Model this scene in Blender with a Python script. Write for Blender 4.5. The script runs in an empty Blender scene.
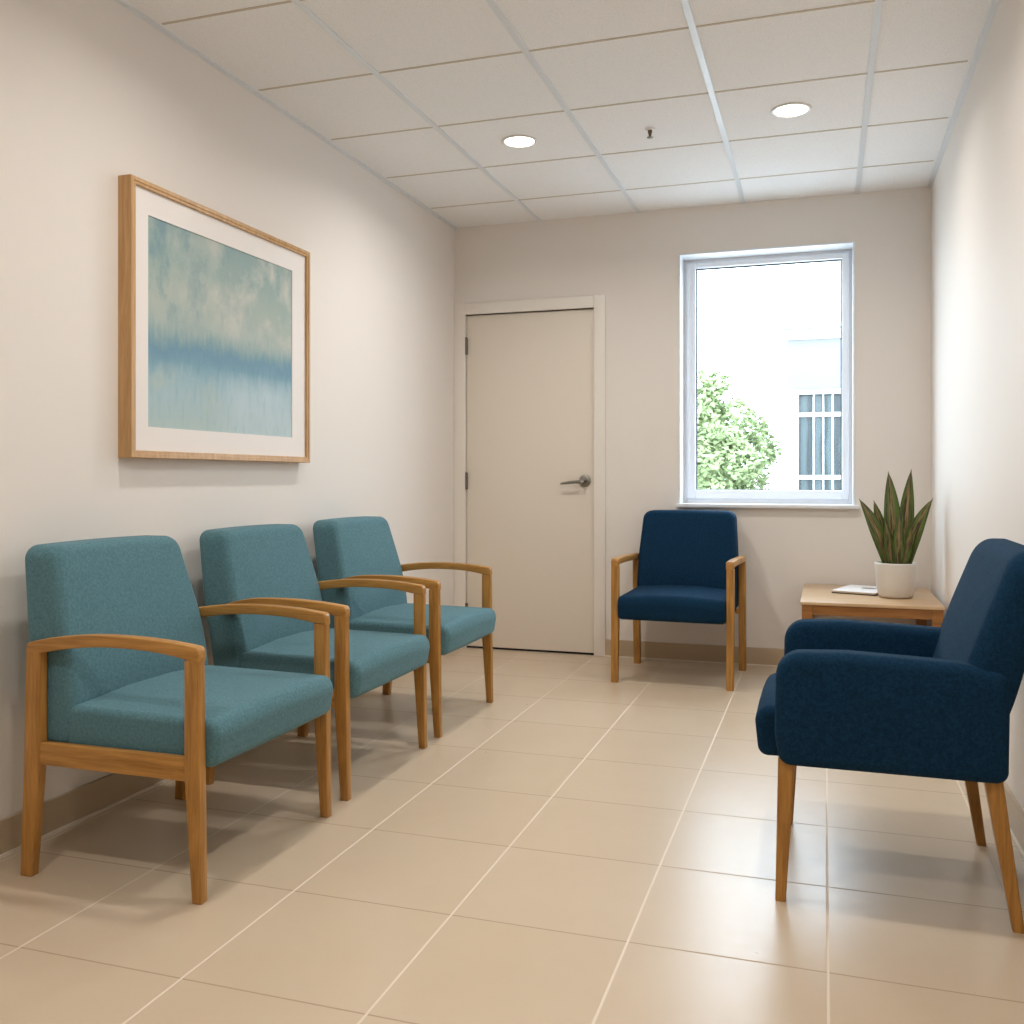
import bpy, math, random
from mathutils import Vector, Matrix

random.seed(7)
S = bpy.context.scene
COL = S.collection
PI = math.pi

# ------------------------------------------------------------------ dimensions
CAM_H = 1.03
XL, XR = -2.135, 0.528          # left / right wall
YB, YF = 5.40, -2.20           # wall with the window / wall behind the viewer
ZC = 2.545                     # ceiling


# ------------------------------------------------------------------ materials
def lin(r, g, b):
    def f(c):
        c /= 255.0
        return c / 12.92 if c <= 0.04045 else ((c + 0.055) / 1.055) ** 2.4
    return (f(r), f(g), f(b), 1.0)


class NT:
    def __init__(self, name):
        self.m = bpy.data.materials.new(name)
        self.m.use_nodes = True
        self.t = self.m.node_tree
        self.n = self.t.nodes
        self.b = self.n['Principled BSDF']
        self.out = self.n['Material Output']

    def node(self, kind, **kw):
        n = self.n.new(kind)
        for k, v in kw.items():
            setattr(n, k, v)
        return n

    def link(self, a, b):
        self.t.links.new(a, b)

    def set(self, **kw):
        for k, v in kw.items():
            self.b.inputs[k.replace('_', ' ')].default_value = v
        return self

    def coords(self, scale=(1, 1, 1), which='Object', rot=(0, 0, 0)):
        tc = self.node('ShaderNodeTexCoord')
        mp = self.node('ShaderNodeMapping')
        mp.inputs['Scale'].default_value = scale
        mp.inputs['Rotation'].default_value = rot
        self.link(tc.outputs[which], mp.inputs['Vector'])
        return mp.outputs['Vector']

    def noise(self, vec, scale, detail=3, rough=0.5, dist=0.0):
        n = self.node('ShaderNodeTexNoise')
        n.inputs['Scale'].default_value = scale
        n.inputs['Detail'].default_value = detail
        n.inputs['Roughness'].default_value = rough
        n.inputs['Distortion'].default_value = dist
        self.link(vec, n.inputs['Vector'])
        return n.outputs['Fac']

    def ramp(self, fac, stops, interp='LINEAR'):
        r = self.node('ShaderNodeValToRGB')
        r.color_ramp.interpolation = interp
        e = r.color_ramp.elements
        while len(e) < len(stops):
            e.new(0.5)
        for k, (p, c) in enumerate(stops):
            e[k].position = p
            e[k].color = c
        self.link(fac, r.inputs['Fac'])
        return r.outputs['Color']

    def mix(self, fac, a, b, blend='MIX'):
        m = self.node('ShaderNodeMix', data_type='RGBA', blend_type=blend)
        for val, sock in ((fac, m.inputs['Factor']), (a, m.inputs['A']), (b, m.inputs['B'])):
            pass
        ins = [i for i in m.inputs if i.enabled]
        fac_s, a_s, b_s = ins[0], ins[1], ins[2]
        for val, sock in ((fac, fac_s), (a, a_s), (b, b_s)):
            if isinstance(val, bpy.types.NodeSocket):
                self.link(val, sock)
            else:
                sock.default_value = val
        return [o for o in m.outputs if o.enabled][0]

    def math(self, op, a, b=None, c=None):
        m = self.node('ShaderNodeMath', operation=op)
        for k, v in enumerate((a, b, c)):
            if v is None:
                continue
            if isinstance(v, bpy.types.NodeSocket):
                self.link(v, m.inputs[k])
            else:
                m.inputs[k].default_value = v
        return m.outputs[0]

    def bump(self, h, strength=0.2, dist=0.002):
        b = self.node('ShaderNodeBump')
        b.inputs['Strength'].default_value = strength
        b.inputs['Distance'].default_value = dist
        self.link(h, b.inputs['Height'])
        self.link(b.outputs['Normal'], self.b.inputs['Normal'])

    def color(self, sock):
        self.link(sock, self.b.inputs['Base Color'])


def paint(name, c, rough=0.6, bump=0.06, scale=160, spec=0.3):
    t = NT(name)
    v = t.coords()
    n = t.noise(v, scale, 3)
    big = t.noise(v, 1.3, 2)
    d = tuple(x * 0.965 for x in c[:3]) + (1,)
    t.color(t.mix(big, c, d))
    t.bump(n, bump, 0.001)
    t.set(Roughness=rough)
    t.b.inputs['Specular IOR Level'].default_value = spec
    return t.m


def wood(name, dark, light, axis='z', rough=0.38):
    t = NT(name)
    sc = {'x': (2.2, 26, 26), 'y': (26, 2.2, 26), 'z': (26, 26, 2.2)}[axis]
    v = t.coords(sc)
    a = t.noise(v, 2.2, 6, 0.6, 0.35)
    sc2 = {'x': (5, 190, 190), 'y': (190, 5, 190), 'z': (190, 190, 5)}[axis]
    b = t.noise(t.coords(sc2), 1.4, 2, 0.5)
    f = t.math('ADD', t.math('MULTIPLY', a, 0.75), t.math('MULTIPLY', b, 0.25))
    t.color(t.ramp(f, [(0.33, dark), (0.66, light)]))
    t.bump(b, 0.06, 0.0006)
    t.set(Roughness=rough)
    t.b.inputs['Specular IOR Level'].default_value = 0.4
    return t.m


def fabric(name, dark, light, sheen=0.25, tint=(1, 1, 1, 1)):
    t = NT(name)
    v = t.coords()
    fine = t.noise(v, 620, 2, 0.7)
    coarse = t.noise(v, 120, 4, 0.75)
    f = t.math('ADD', t.math('MULTIPLY', fine, 0.5), t.math('MULTIPLY', coarse, 0.5))
    t.color(t.ramp(f, [(0.36, dark), (0.64, light)]))
    wx = t.node('ShaderNodeTexWave', wave_type='BANDS', bands_direction='X')
    wz = t.node('ShaderNodeTexWave', wave_type='BANDS', bands_direction='Z')
    wy = t.node('ShaderNodeTexWave', wave_type='BANDS', bands_direction='Y')
    h = None
    for w in (wx, wy, wz):
        w.inputs['Scale'].default_value = 130
        w.inputs['Distortion'].default_value = 1.2
        t.link(v, w.inputs['Vector'])
        h = w.outputs['Fac'] if h is None else t.math('ADD', h, w.outputs['Fac'])
    h = t.math('ADD', t.math('MULTIPLY', h, 0.3), fine)
    t.bump(h, 0.35, 0.0012)
    t.set(Roughness=0.9, Sheen_Weight=sheen, Sheen_Roughness=0.45, Sheen_Tint=tint)
    t.b.inputs['Specular IOR Level'].default_value = 0.08
    return t.m


def plain(name, c, rough=0.5, metal=0.0, spec=0.5):
    t = NT(name)
    n = t.noise(t.coords(), 35, 3)
    d = tuple(x * 0.93 for x in c[:3]) + (1,)
    t.color(t.mix(n, d, c))
    t.set(Roughness=rough, Metallic=metal)
    t.b.inputs['Specular IOR Level'].default_value = spec
    return t.m


M = {}
WALLC = lin(231, 225, 219)
M['wall'] = paint('wall_paint', WALLC, 0.62, 0.05, 140, 0.22)
M['trim'] = paint('trim_paint', lin(232, 226, 218), 0.35, 0.02, 60, 0.4)
M['door'] = paint('door_paint', lin(226, 217, 204), 0.42, 0.02, 60, 0.4)
M['base'] = paint('baseboard_tile', lin(184, 164, 138), 0.35, 0.03, 90, 0.4)
M['caulk'] = plain('caulk', lin(226, 215, 200), 0.6)
M['wood'] = wood('oak_frame', lin(142, 97, 42), lin(190, 140, 72), 'z')
M['wood_x'] = wood('oak_frame_across', lin(142, 97, 42), lin(190, 140, 72), 'x')
M['wood_dark'] = wood('oak_table_apron', lin(126, 82, 40), lin(164, 113, 60), 'x')
M['wood_table'] = wood('oak_table_top', lin(180, 146, 110), lin(206, 176, 140), 'x', 0.3)
M['wood_pic'] = wood('pale_oak_moulding', lin(172, 130, 80), lin(206, 167, 118), 'z', 0.35)
M['teal'] = fabric('teal_fabric', lin(68, 104, 113), lin(100, 137, 148), 0.15, (0.75, 0.95, 1, 1))
M['blue'] = fabric('navy_fabric', lin(9, 33, 53), lin(24, 59, 87), 0.03, (0.5, 0.8, 1, 1))
M['foot'] = plain('dark_felt', lin(60, 48, 38), 0.9)
M['steel'] = plain('brushed_steel', lin(150, 146, 138), 0.32, 1.0)
M['brass'] = plain('sprinkler_metal', lin(120, 104, 84), 0.35, 1.0)
M['hinge'] = plain('hinge_metal', lin(120, 116, 108), 0.4, 0.9)
M['gap'] = plain('dark_gap', lin(20, 20, 24), 0.9)
M['pvc'] = plain('white_window_frame', lin(232, 234, 238), 0.3, 0, 0.5)
M['gasket'] = plain('black_gasket', lin(30, 36, 42), 0.6)
M['pot'] = paint('matt_ceramic', lin(214, 209, 202), 0.45, 0.08, 70, 0.4)
M['soil'] = plain('soil', lin(58, 44, 32), 1.0)
M['paper'] = plain('white_cover', lin(250, 250, 252), 0.3)
M['pages'] = plain('paper_edges', lin(214, 196, 172), 0.8)
M['dark_cover'] = plain('black_cover', lin(22, 22, 26), 0.5)
M['mark'] = plain('grey_print', lin(140, 134, 128), 0.5)
M['mat'] = paint('mat_board', lin(236, 231, 228), 0.8, 0.03, 300, 0.2)
M['bwhite'] = paint('white_render', lin(240, 240, 240), 0.8, 0.1, 30, 0.2)
M['bgrey'] = paint('grey_render', lin(115, 116, 117), 0.8, 0.1, 30, 0.2)  # own grey of the coping; on the upper wall it paints slight shade
M['asphalt'] = paint('pale_paving', lin(192, 192, 190), 0.9, 0.2, 12, 0.2)
M['bark'] = plain('bark', lin(120, 104, 84), 0.9)
M['lightring'] = plain('white_enamel', lin(238, 236, 232), 0.35)

# ceiling tile: white mineral fibre with fine fissures
t = NT('ceiling_tile')
v = t.coords()
sp = t.noise(v, 240, 4, 0.75)
t.color(t.ramp(sp, [(0.30, lin(218, 217, 216)), (0.5, lin(240, 239, 238)), (0.8, lin(243, 242, 241))]))
t.bump(sp, 0.25, 0.0015)
t.set(Roughness=0.9)
t.b.inputs['Specular IOR Level'].default_value = 0.1
M['ceiling'] = t.m
M['tee'] = plain('white_tee_bar', lin(222, 226, 230), 0.3, 0, 0.5)
M['tee_gap'] = plain('cross_joint', lin(202, 190, 172), 0.7)

# floor: large glazed beige tiles with light joints
FX0, FSX, FY0, FSY = -1.678, 0.4212, 1.654, 0.4382
t = NT('floor_tile')
tc = t.node('ShaderNodeTexCoord')
sep = t.node('ShaderNodeSeparateXYZ')
t.link(tc.outputs['Object'], sep.inputs[0])
ux = t.math('DIVIDE', t.math('SUBTRACT', sep.outputs['X'], FX0), FSX)
uy = t.math('DIVIDE', t.math('SUBTRACT', sep.outputs['Y'], FY0), FSY)


def edge(u, size, w):
    fr = t.math('FRACT', u)
    d = t.math('MINIMUM', fr, t.math('SUBTRACT', 1.0, fr))
    d = t.math('MULTIPLY', d, size)
    mr = t.node('ShaderNodeMapRange')
    mr.inputs['From Min'].default_value = w * 0.5
    mr.inputs['From Max'].default_value = w
    mr.inputs['To Min'].default_value = 1
    mr.inputs['To Max'].default_value = 0
    t.link(d, mr.inputs['Value'])
    return mr.outputs[0]


ex = edge(ux, FSX, 0.0036)
ey = edge(uy, FSY, 0.0032)
cell = t.node('ShaderNodeCombineXYZ')
t.link(t.math('FLOOR', ux), cell.inputs[0])
t.link(t.math('FLOOR', uy), cell.inputs[1])
wn = t.node('ShaderNodeTexWhiteNoise', noise_dimensions='3D')
t.link(cell.outputs[0], wn.inputs['Vector'])
cloud = t.noise(t.coords((1, 1, 1)), 5, 5, 0.6)
f = t.math('ADD', t.math('MULTIPLY', cloud, 0.8), t.math('MULTIPLY', wn.outputs['Value'], 0.2))
TILE_A, TILE_B = lin(198, 179, 155), lin(202, 184, 161)
body = t.ramp(f, [(0.3, TILE_A), (0.75, TILE_B)])
c1 = t.mix(ey, body, lin(174, 152, 126))
c2 = t.mix(ex, c1, lin(222, 208, 190))
t.color(c2)
e = t.math('MAXIMUM', ex, ey)
mott = t.noise(t.coords((1, 1, 1)), 26, 3, 0.6)
rr = t.math('ADD', 0.25, t.math('MULTIPLY', mott, 0.10))
rr = t.math('ADD', rr, t.math('MULTIPLY', e, 0.35))
t.link(rr, t.b.inputs['Roughness'])
hh = t.math('MULTIPLY', e, -1.0)
t.bump(hh, 0.25, 0.0012)
t.b.inputs['Specular IOR Level'].default_value = 0.42
M['floor'] = t.m

# clear glass: mostly transmits, a little mirror
t = NT('clear_glass')
tr = t.node('ShaderNodeBsdfTransparent')
gl = t.node('ShaderNodeBsdfGlossy')
gl.inputs['Roughness'].default_value = 0.02
tr.inputs['Color'].default_value = (0.96, 0.98, 0.98, 1)
mx = t.node('ShaderNodeMixShader')
mx.inputs[0].default_value = 0.05
t.link(tr.outputs[0], mx.inputs[1])
t.link(gl.outputs[0], mx.inputs[2])
t.link(mx.outputs[0], t.out.inputs['Surface'])
M['glass'] = t.m

# far window glass: blue-grey with drawn curtain folds behind
t = NT('curtained_glass')
w = t.node('ShaderNodeTexWave', wave_type='BANDS', bands_direction='X')
w.inputs['Scale'].default_value = 1.6
w.inputs['Distortion'].default_value = 2.0
t.link(t.coords(), w.inputs['Vector'])
t.color(t.ramp(w.outputs['Fac'], [(0.2, lin(34, 46, 50)), (0.8, lin(66, 80, 83))]))
t.set(Roughness=0.25)
M['far_glass'] = t.m

# lamp diffuser
t = NT('lamp_diffuser')
t.set(Emission_Color=(1.0, 0.93, 0.82, 1), Emission_Strength=9.0)
M['lamp'] = t.m

# tree leaves
t = NT('tree_leaf')
oi = t.noise(t.coords(), 2.6, 3)
t.color(t.ramp(oi, [(0.3, lin(124, 141, 94)), (0.7, lin(168, 181, 134))]))
t.set(Roughness=0.6)
M['leaf'] = t.m

# snake plant blade: green rims, olive-brown middle, dark cross flecks
t = NT('snake_plant_blade')
uv = t.node('ShaderNodeTexCoord')
sp = t.node('ShaderNodeSeparateXYZ')
t.link(uv.outputs['UV'], sp.inputs[0])
d = t.math('ABSOLUTE', t.math('SUBTRACT', sp.outputs['X'], 0.5))
mp = t.node('ShaderNodeMapping')
mp.inputs['Scale'].default_value = (3.0, 1.6, 1)
t.link(uv.outputs['UV'], mp.inputs['Vector'])
n = t.noise(mp.outputs['Vector'], 2.0, 4, 0.6, 0.4)
dd = t.math('ADD', d, t.math('MULTIPLY', t.math('SUBTRACT', n, 0.5), 0.55))
c = t.ramp(dd, [(0.04, lin(138, 114, 76)), (0.13, lin(116, 106, 60)), (0.22, lin(82, 102, 38)), (0.46, lin(66, 90, 28))])
mp2 = t.node('ShaderNodeMapping')
mp2.inputs['Scale'].default_value = (5, 1.6, 1)
t.link(uv.outputs['UV'], mp2.inputs['Vector'])
oinfo = t.node('ShaderNodeNewGeometry')
n2 = t.noise(mp2.outputs['Vector'], 1.7, 3, 0.6)
k = t.ramp(n2, [(0.50, (0, 0, 0, 1)), (0.58, (1, 1, 1, 1))])
c = t.mix(k, c, lin(52, 42, 24))
t.color(c)
t.set(Roughness=0.45)
M['blade'] = t.m

# the abstract seascape-like print (generic washes of blue, green and cream)
t = NT('abstract_print')
tc = t.node('ShaderNodeTexCoord')
sp = t.node('ShaderNodeSeparateXYZ')
t.link(tc.outputs['UV'], sp.inputs[0])
mp = t.node('ShaderNodeMapping')
mp.inputs['Scale'].default_value = (1.0, 1.0, 1)
t.link(tc.outputs['UV'], mp.inputs['Vector'])


def uvnoise(sx, sy, scale, detail=4, rough=0.6, dist=0.0, off=0.0):
    m_ = t.node('ShaderNodeMapping')
    m_.inputs['Scale'].default_value = (sx, sy, 1)
    m_.inputs['Location'].default_value = (off, off * 0.7, off)
    t.link(tc.outputs['UV'], m_.inputs['Vector'])
    return t.noise(m_.outputs['Vector'], scale, detail, rough, dist)


BW = lambda x0, x1: [(x0, (0, 0, 0, 1)), (x1, (1, 1, 1, 1))]
WB_ = lambda x0, x1: [(x0, (1, 1, 1, 1)), (x1, (0, 0, 0, 1))]
blobs_ = uvnoise(2.6, 1.7, 1.9, 5, 0.6, 0.2, 3.1)
blobs2 = uvnoise(5.0, 2.6, 1.6, 4, 0.6, 0.0, 7.7)
brush = uvnoise(34, 5.0, 1.5, 3, 0.6, 0.0, 1.3)
weave = uvnoise(150, 110, 1.5, 2, 0.6)
vv = t.math('ADD', sp.outputs['Y'], t.math('MULTIPLY', t.math('SUBTRACT', brush, 0.5), 0.13))
vv = t.math('ADD', vv, t.math('MULTIPLY', t.math('SUBTRACT', blobs2, 0.5), 0.13))
c = t.ramp(vv, [(0.00, lin(168, 188, 186)), (0.16, lin(160, 186, 192)), (0.26, lin(140, 174, 186)),
                (0.335, lin(106, 150, 170)), (0.395, lin(94, 140, 164)), (0.445, lin(118, 152, 160)),
                (0.52, lin(158, 174, 168)), (0.66, lin(160, 174, 166)), (0.85, lin(138, 162, 158)), (1.0, lin(126, 154, 154))])
up = t.ramp(sp.outputs['Y'], BW(0.44, 0.60))
low = t.ramp(sp.outputs['Y'], WB_(0.22, 0.34))
rgt = t.ramp(sp.outputs['X'], [(0.0, (0.25, 0.25, 0.25, 1)), (0.9, (1, 1, 1, 1))])
lft = t.ramp(sp.outputs['X'], [(0.05, (1, 1, 1, 1)), (0.75, (0.12, 0.12, 0.12, 1))])
mul = lambda *a_: a_[0] if len(a_) == 1 else t.math('MULTIPLY', a_[0], mul(*a_[1:]))
c = t.mix(mul(t.ramp(blobs_, BW(0.42, 0.62)), up, rgt, 0.85), c, lin(206, 202, 190))
c = t.mix(mul(t.ramp(blobs2, BW(0.50, 0.66)), up, lft, 0.75), c, lin(96, 136, 148))
c = t.mix(mul(t.ramp(blobs_, BW(0.5, 0.62)), low, lft, 0.6), c, lin(182, 192, 176))
c = t.mix(mul(low, t.ramp(sp.outputs['X'], BW(0.40, 0.62)), t.ramp(blobs2, [(0.3, (1, 1, 1, 1)), (0.75, (0.3, 0.3, 0.3, 1))]), 0.75), c, lin(186, 204, 212))
c = t.mix(mul(t.ramp(brush, BW(0.52, 0.68)), low, 0.3), c, lin(124, 164, 180))
c = t.mix(mul(t.ramp(weave, BW(0.35, 0.65)), 0.10), c, lin(214, 216, 210))
t.color(c)
t.set(Roughness=0.6)
M['print'] = t.m


# ------------------------------------------------------------------ mesh helpers
def mesh_obj(name, verts, faces, mat, parent=None, smooth=True, sharp=None, label=None, uvs=None):
    me = bpy.data.meshes.new(name)
    me.from_pydata([tuple(p) for p in verts], [], faces)
    me.materials.append(mat)
    if smooth:
        me.polygons.foreach_set('use_smooth', [True] * len(me.polygons))
        if sharp is not None:
            me.set_sharp_from_angle(angle=math.radians(sharp))
    if uvs is not None:
        l = me.uv_layers.new(name='UVMap')
        for lp in me.loops:
            l.data[lp.index].uv = uvs[lp.vertex_index]
    me.update()
    o = bpy.data.objects.new(name, me)
    COL.objects.link(o)
    if parent:
        o.parent = parent
    if label:
        o['label'] = label
    return o


def tag(o, label, cat, group=None, kind=None):
    o['label'] = label
    o['category'] = cat
    if group:
        o['group'] = group
    if kind:
        o['kind'] = kind
    return o


def struct(o, label=None):
    o['kind'] = 'structure'
    if label:
        o['label'] = label
    return o


def thing(name, label, cat, loc=(0, 0, 0), rz=0.0, group=None):
    o = bpy.data.objects.new(name, None)
    o.empty_display_size = 0.1
    COL.objects.link(o)
    o.location = loc
    o.rotation_euler = (0, 0, rz)
    return tag(o, label, cat, group)


class MB:
    """collects shapes into one mesh"""
    def __init__(self):
        self.v, self.f = [], []

    def add(self, vs, fs):
        b = len(self.v)
        self.v += [tuple(p) for p in vs]
        self.f += [tuple(i + b for i in f) for f in fs]
        return self

    def box(self, x0, x1, y0, y1, z0, z1, r=0.0):
        if r <= 0:
            vs = [(x, y, z) for z in (z0, z1) for y in (y0, y1) for x in (x0, x1)]
            fs = [(0, 2, 3, 1), (4, 5, 7, 6), (0, 1, 5, 4), (2, 6, 7, 3), (0, 4, 6, 2), (1, 3, 7, 5)]
            return self.add(vs, fs)
        out = [(x0, z0), (x1, z0), (x1, z1), (x0, z1)]
        vs, fs = prism(out, y0, y1, r, lambda u, v, w: (u, w, v))
        return self.add(vs, fs)

    def build(self, name, mat, parent=None, smooth=True, sharp=35, label=None):
        return mesh_obj(name, self.v, self.f, mat, parent, smooth, sharp, label)


def inset(poly, d):
    """move a CCW outline inwards by d along mitred corner normals"""
    n = len(poly)
    res = []
    for i in range(n):
        p0, p1, p2 = Vector(poly[i - 1]), Vector(poly[i]), Vector(poly[(i + 1) % n])
        a, b = (p1 - p0), (p2 - p1)
        if a.length < 1e-9:
            a = b
        if b.length < 1e-9:
            b = a
        a.normalize(); b.normalize()
        na, nb = Vector((-a.y, a.x)), Vector((-b.y, b.x))
        m = na + nb
        k = m.dot(na)
        m = m / k if k > 0.35 else (na + nb).normalized() * 1.4
        q = p1 + m * d
        res.append((q.x, q.y))
    return res


def round_poly(pts, radii, seg=6):
    """CCW polygon with each corner rounded by its own radius"""
    n = len(pts)
    if not isinstance(radii, (list, tuple)):
        radii = [radii] * n
    out = []
    for i in range(n):
        p0, p1, p2 = Vector(pts[i - 1]), Vector(pts[i]), Vector(pts[(i + 1) % n])
        r = radii[i]
        a, b = (p0 - p1), (p2 - p1)
        la, lb = a.length, b.length
        a.normalize(); b.normalize()
        ang = a.angle(b)
        if r <= 0 or ang > PI - 0.02:
            out.append((p1.x, p1.y))
            continue
        tl = min(r / math.tan(ang / 2), la * 0.48, lb * 0.48)
        rr = tl * math.tan(ang / 2)
        bis = (a + b).normalized()
        c = p1 + bis * (rr / math.sin(ang / 2))
        s, e = p1 + a * tl - c, p1 + b * tl - c
        a0 = math.atan2(s.y, s.x)
        a1 = math.atan2(e.y, e.x)
        while a1 < a0 - 1e-9:
            a1 += 2 * PI
        if a1 - a0 > PI:
            a1 -= 2 * PI
        for k in range(seg + 1):
            t_ = a0 + (a1 - a0) * k / seg
            out.append((c.x + rr * math.cos(t_), c.y + rr * math.sin(t_)))
    return out


def densify(poly, step):
    out = []
    n = len(poly)
    for i in range(n):
        a, b = Vector(poly[i]), Vector(poly[(i + 1) % n])
        k = max(1, int((b - a).length / step + 0.5))
        for j in range(k):
            q = a.lerp(b, j / k)
            out.append((q.x, q.y))
    return out


def prism(outline, w0, w1, r, mp, seg=3):
    """outline in (u,v) extruded over w, with rolled rims of radius r; flat ends"""
    layers = []
    for k in range(seg + 1):
        a = PI / 2 * k / seg
        layers.append((r * (1 - math.sin(a)), w0 + r * (1 - math.cos(a))))
    for k in range(seg + 1):
        a = PI / 2 * (1 - k / seg)
        layers.append((r * (1 - math.sin(a)), w1 - r * (1 - math.cos(a))))
    n = len(outline)
    vs, fs = [], []
    for d, w in layers:
        for u, v in (inset(outline, d) if d > 1e-9 else outline):
            vs.append(mp(u, v, w))
    L = len(layers)
    for k in range(L - 1):
        for i in range(n):
            j = (i + 1) % n
            fs.append((k * n + i, k * n + j, (k + 1) * n + j, (k + 1) * n + i))
    fs.append(tuple(range(n - 1, -1, -1)))
    fs.append(tuple((L - 1) * n + i for i in range(n)))
    return fix_orientation(vs, fs)


def fix_orientation(vs, fs):
    """flip all faces if the closed shape has negative volume"""
    vol = 0.0
    for f in fs:
        a = Vector(vs[f[0]])
        for k in range(1, len(f) - 1):
            vol += a.dot(Vector(vs[f[k]]).cross(Vector(vs[f[k + 1]])))
    if vol < 0:
        fs = [tuple(reversed(f)) for f in fs]
    return vs, fs


def cushion(outline, w0, w1, r, puff, mp, seg=7, step=0.02):
    """soft padded slab: rolled rims and slightly domed ends, all smooth"""
    outline = densify(outline, step)
    n = len(outline)
    core = inset(outline, r)
    cx = sum(p[0] for p in core) / n
    cy = sum(p[1] for p in core) / n
    rings = []
    fr = [0.2, 0.45, 0.7, 0.88]
    for s in fr:
        rings.append(([(cx + (u - cx) * s, cy + (v - cy) * s) for u, v in core], w0 - puff * (1 - s * s)))
    for k in range(seg + 1):
        a = PI / 2 * k / seg
        d = r * (1 - math.sin(a))
        rings.append((inset(outline, d) if d > 1e-9 else outline, w0 + r * (1 - math.cos(a))))
    mid = 3
    for k in range(1, mid):
        rings.append((outline, w0 + r + (w1 - w0 - 2 * r) * k / mid))
    for k in range(seg + 1):
        a = PI / 2 * (1 - k / seg)
        d = r * (1 - math.sin(a))
        rings.append((inset(outline, d) if d > 1e-9 else outline, w1 - r * (1 - math.cos(a))))
    for s in reversed(fr):
        rings.append(([(cx + (u - cx) * s, cy + (v - cy) * s) for u, v in core], w1 + puff * (1 - s * s)))
    vs, fs = [], []
    for ring, w in rings:
        for u, v in ring:
            vs.append(mp(u, v, w))
    L = len(rings)
    for k in range(L - 1):
        for i in range(n):
            j = (i + 1) % n
            fs.append((k * n + i, k * n + j, (k + 1) * n + j, (k + 1) * n + i))
    a = len(vs)
    vs.append(mp(cx, cy, w0 - puff))
    vs.append(mp(cx, cy, w1 + puff))
    for i in range(n):
        j = (i + 1) % n
        fs.append((a, j, i))
        fs.append((a + 1, (L - 1) * n + i, (L - 1) * n + j))
    return fix_orientation(vs, fs)


def lathe(profile, seg=48, cx=0, cy=0, cz=0):
    """(r, z) profile from bottom axis to top axis"""
    vs, fs, rows = [], [], []
    for r, z in profile:
        if r < 1e-6:
            rows.append([len(vs)])
            vs.append((cx, cy, cz + z))
        else:
            row = []
            for k in range(seg):
                a = 2 * PI * k / seg
                row.append(len(vs))
                vs.append((cx + r * math.cos(a), cy + r * math.sin(a), cz + z))
            rows.append(row)
    for A, B in zip(rows, rows[1:]):
        for k in range(seg):
            j = (k + 1) % seg
            if len(A) == 1 and len(B) == 1:
                continue
            if len(A) == 1:
                fs.append((A[0], B[j], B[k]))
            elif len(B) == 1:
                fs.append((A[k], A[j], B[0]))
            else:
                fs.append((A[k], A[j], B[j], B[k]))
    return vs, fs


def loft(rings, cap=True):
    n = len(rings[0])
    vs = [p for r in rings for p in r]
    fs = []
    for k in range(len(rings) - 1):
        for i in range(n):
            j = (i + 1) % n
            fs.append((k * n + i, k * n + j, (k + 1) * n + j, (k + 1) * n + i))
    if cap:
        fs.append(tuple(range(n - 1, -1, -1)))
        fs.append(tuple((len(rings) - 1) * n + i for i in range(n)))
    return fix_orientation(vs, fs)


def interp(tab, x):
    if x <= tab[0][0]:
        a, b = tab[0], tab[1]
    elif x >= tab[-1][0]:
        a, b = tab[-2], tab[-1]
    else:
        for a, b in zip(tab, tab[1:]):
            if a[0] <= x <= b[0]:
                break
    return a[1] + (b[1] - a[1]) * (x - a[0]) / (b[0] - a[0])


def spline(tab, x):
    """smooth curve through the table's points (Catmull-Rom slopes)"""
    n = len(tab)
    if x <= tab[0][0] or x >= tab[-1][0]:
        return interp(tab, x)
    for i in range(n - 1):
        if tab[i][0] <= x <= tab[i + 1][0]:
            break
    def sl(j):
        a, b = max(0, j - 1), min(n - 1, j + 1)
        return (tab[b][1] - tab[a][1]) / (tab[b][0] - tab[a][0])
    h = tab[i + 1][0] - tab[i][0]
    t_ = (x - tab[i][0]) / h
    t2, t3 = t_ * t_, t_ * t_ * t_
    return ((2 * t3 - 3 * t2 + 1) * tab[i][1] + (t3 - 2 * t2 + t_) * h * sl(i)
            + (-2 * t3 + 3 * t2) * tab[i + 1][1] + (t3 - t2) * h * sl(i + 1))


def copy_thing(src, loc, rz, label):
    r = src.copy()
    COL.objects.link(r)
    r.location = loc
    r.rotation_euler = (0, 0, rz)
    r['label'] = label
    for ch in list(src.children):
        c = ch.copy()
        COL.objects.link(c)
        c.parent = r
        for g in list(ch.children):
            d = g.copy()
            COL.objects.link(d)
            d.parent = c
    return r


XZ = lambda u, v, w: (u, w, v)      # outline in x/z, extruded across y


# ------------------------------------------------------------------ room shell
def wall_with_holes(name, xs, zs, holes, y0, y1, mat):
    mb = MB()
    for i in range(len(xs) - 1):
        for k in range(len(zs) - 1):
            if (i, k) in holes:
                continue
            a, b, c, d = xs[i], xs[i + 1], zs[k], zs[k + 1]
            mb.add([(a, y0, c), (b, y0, c), (b, y0, d), (a, y0, d)], [(0, 1, 2, 3)])
            mb.add([(a, y1, c), (b, y1, c), (b, y1, d), (a, y1, d)], [(3, 2, 1, 0)])
            for (di, dk, q) in ((-1, 0, [(a, c), (a, d)]), (1, 0, [(b, d), (b, c)]),
                                (0, -1, [(b, c), (a, c)]), (0, 1, [(a, d), (b, d)])):
                ni, nk = i + di, k + dk
                if (ni, nk) in holes or not (0 <= ni < len(xs) - 1 and 0 <= nk < len(zs) - 1):
                    (p, r), (s, u) = q
                    mb.add([(p, y0, r), (s, y0, u), (s, y1, u), (p, y1, r)], [(3, 2, 1, 0)])
    return struct(mb.build(name, mat, smooth=False, sharp=None))


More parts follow.
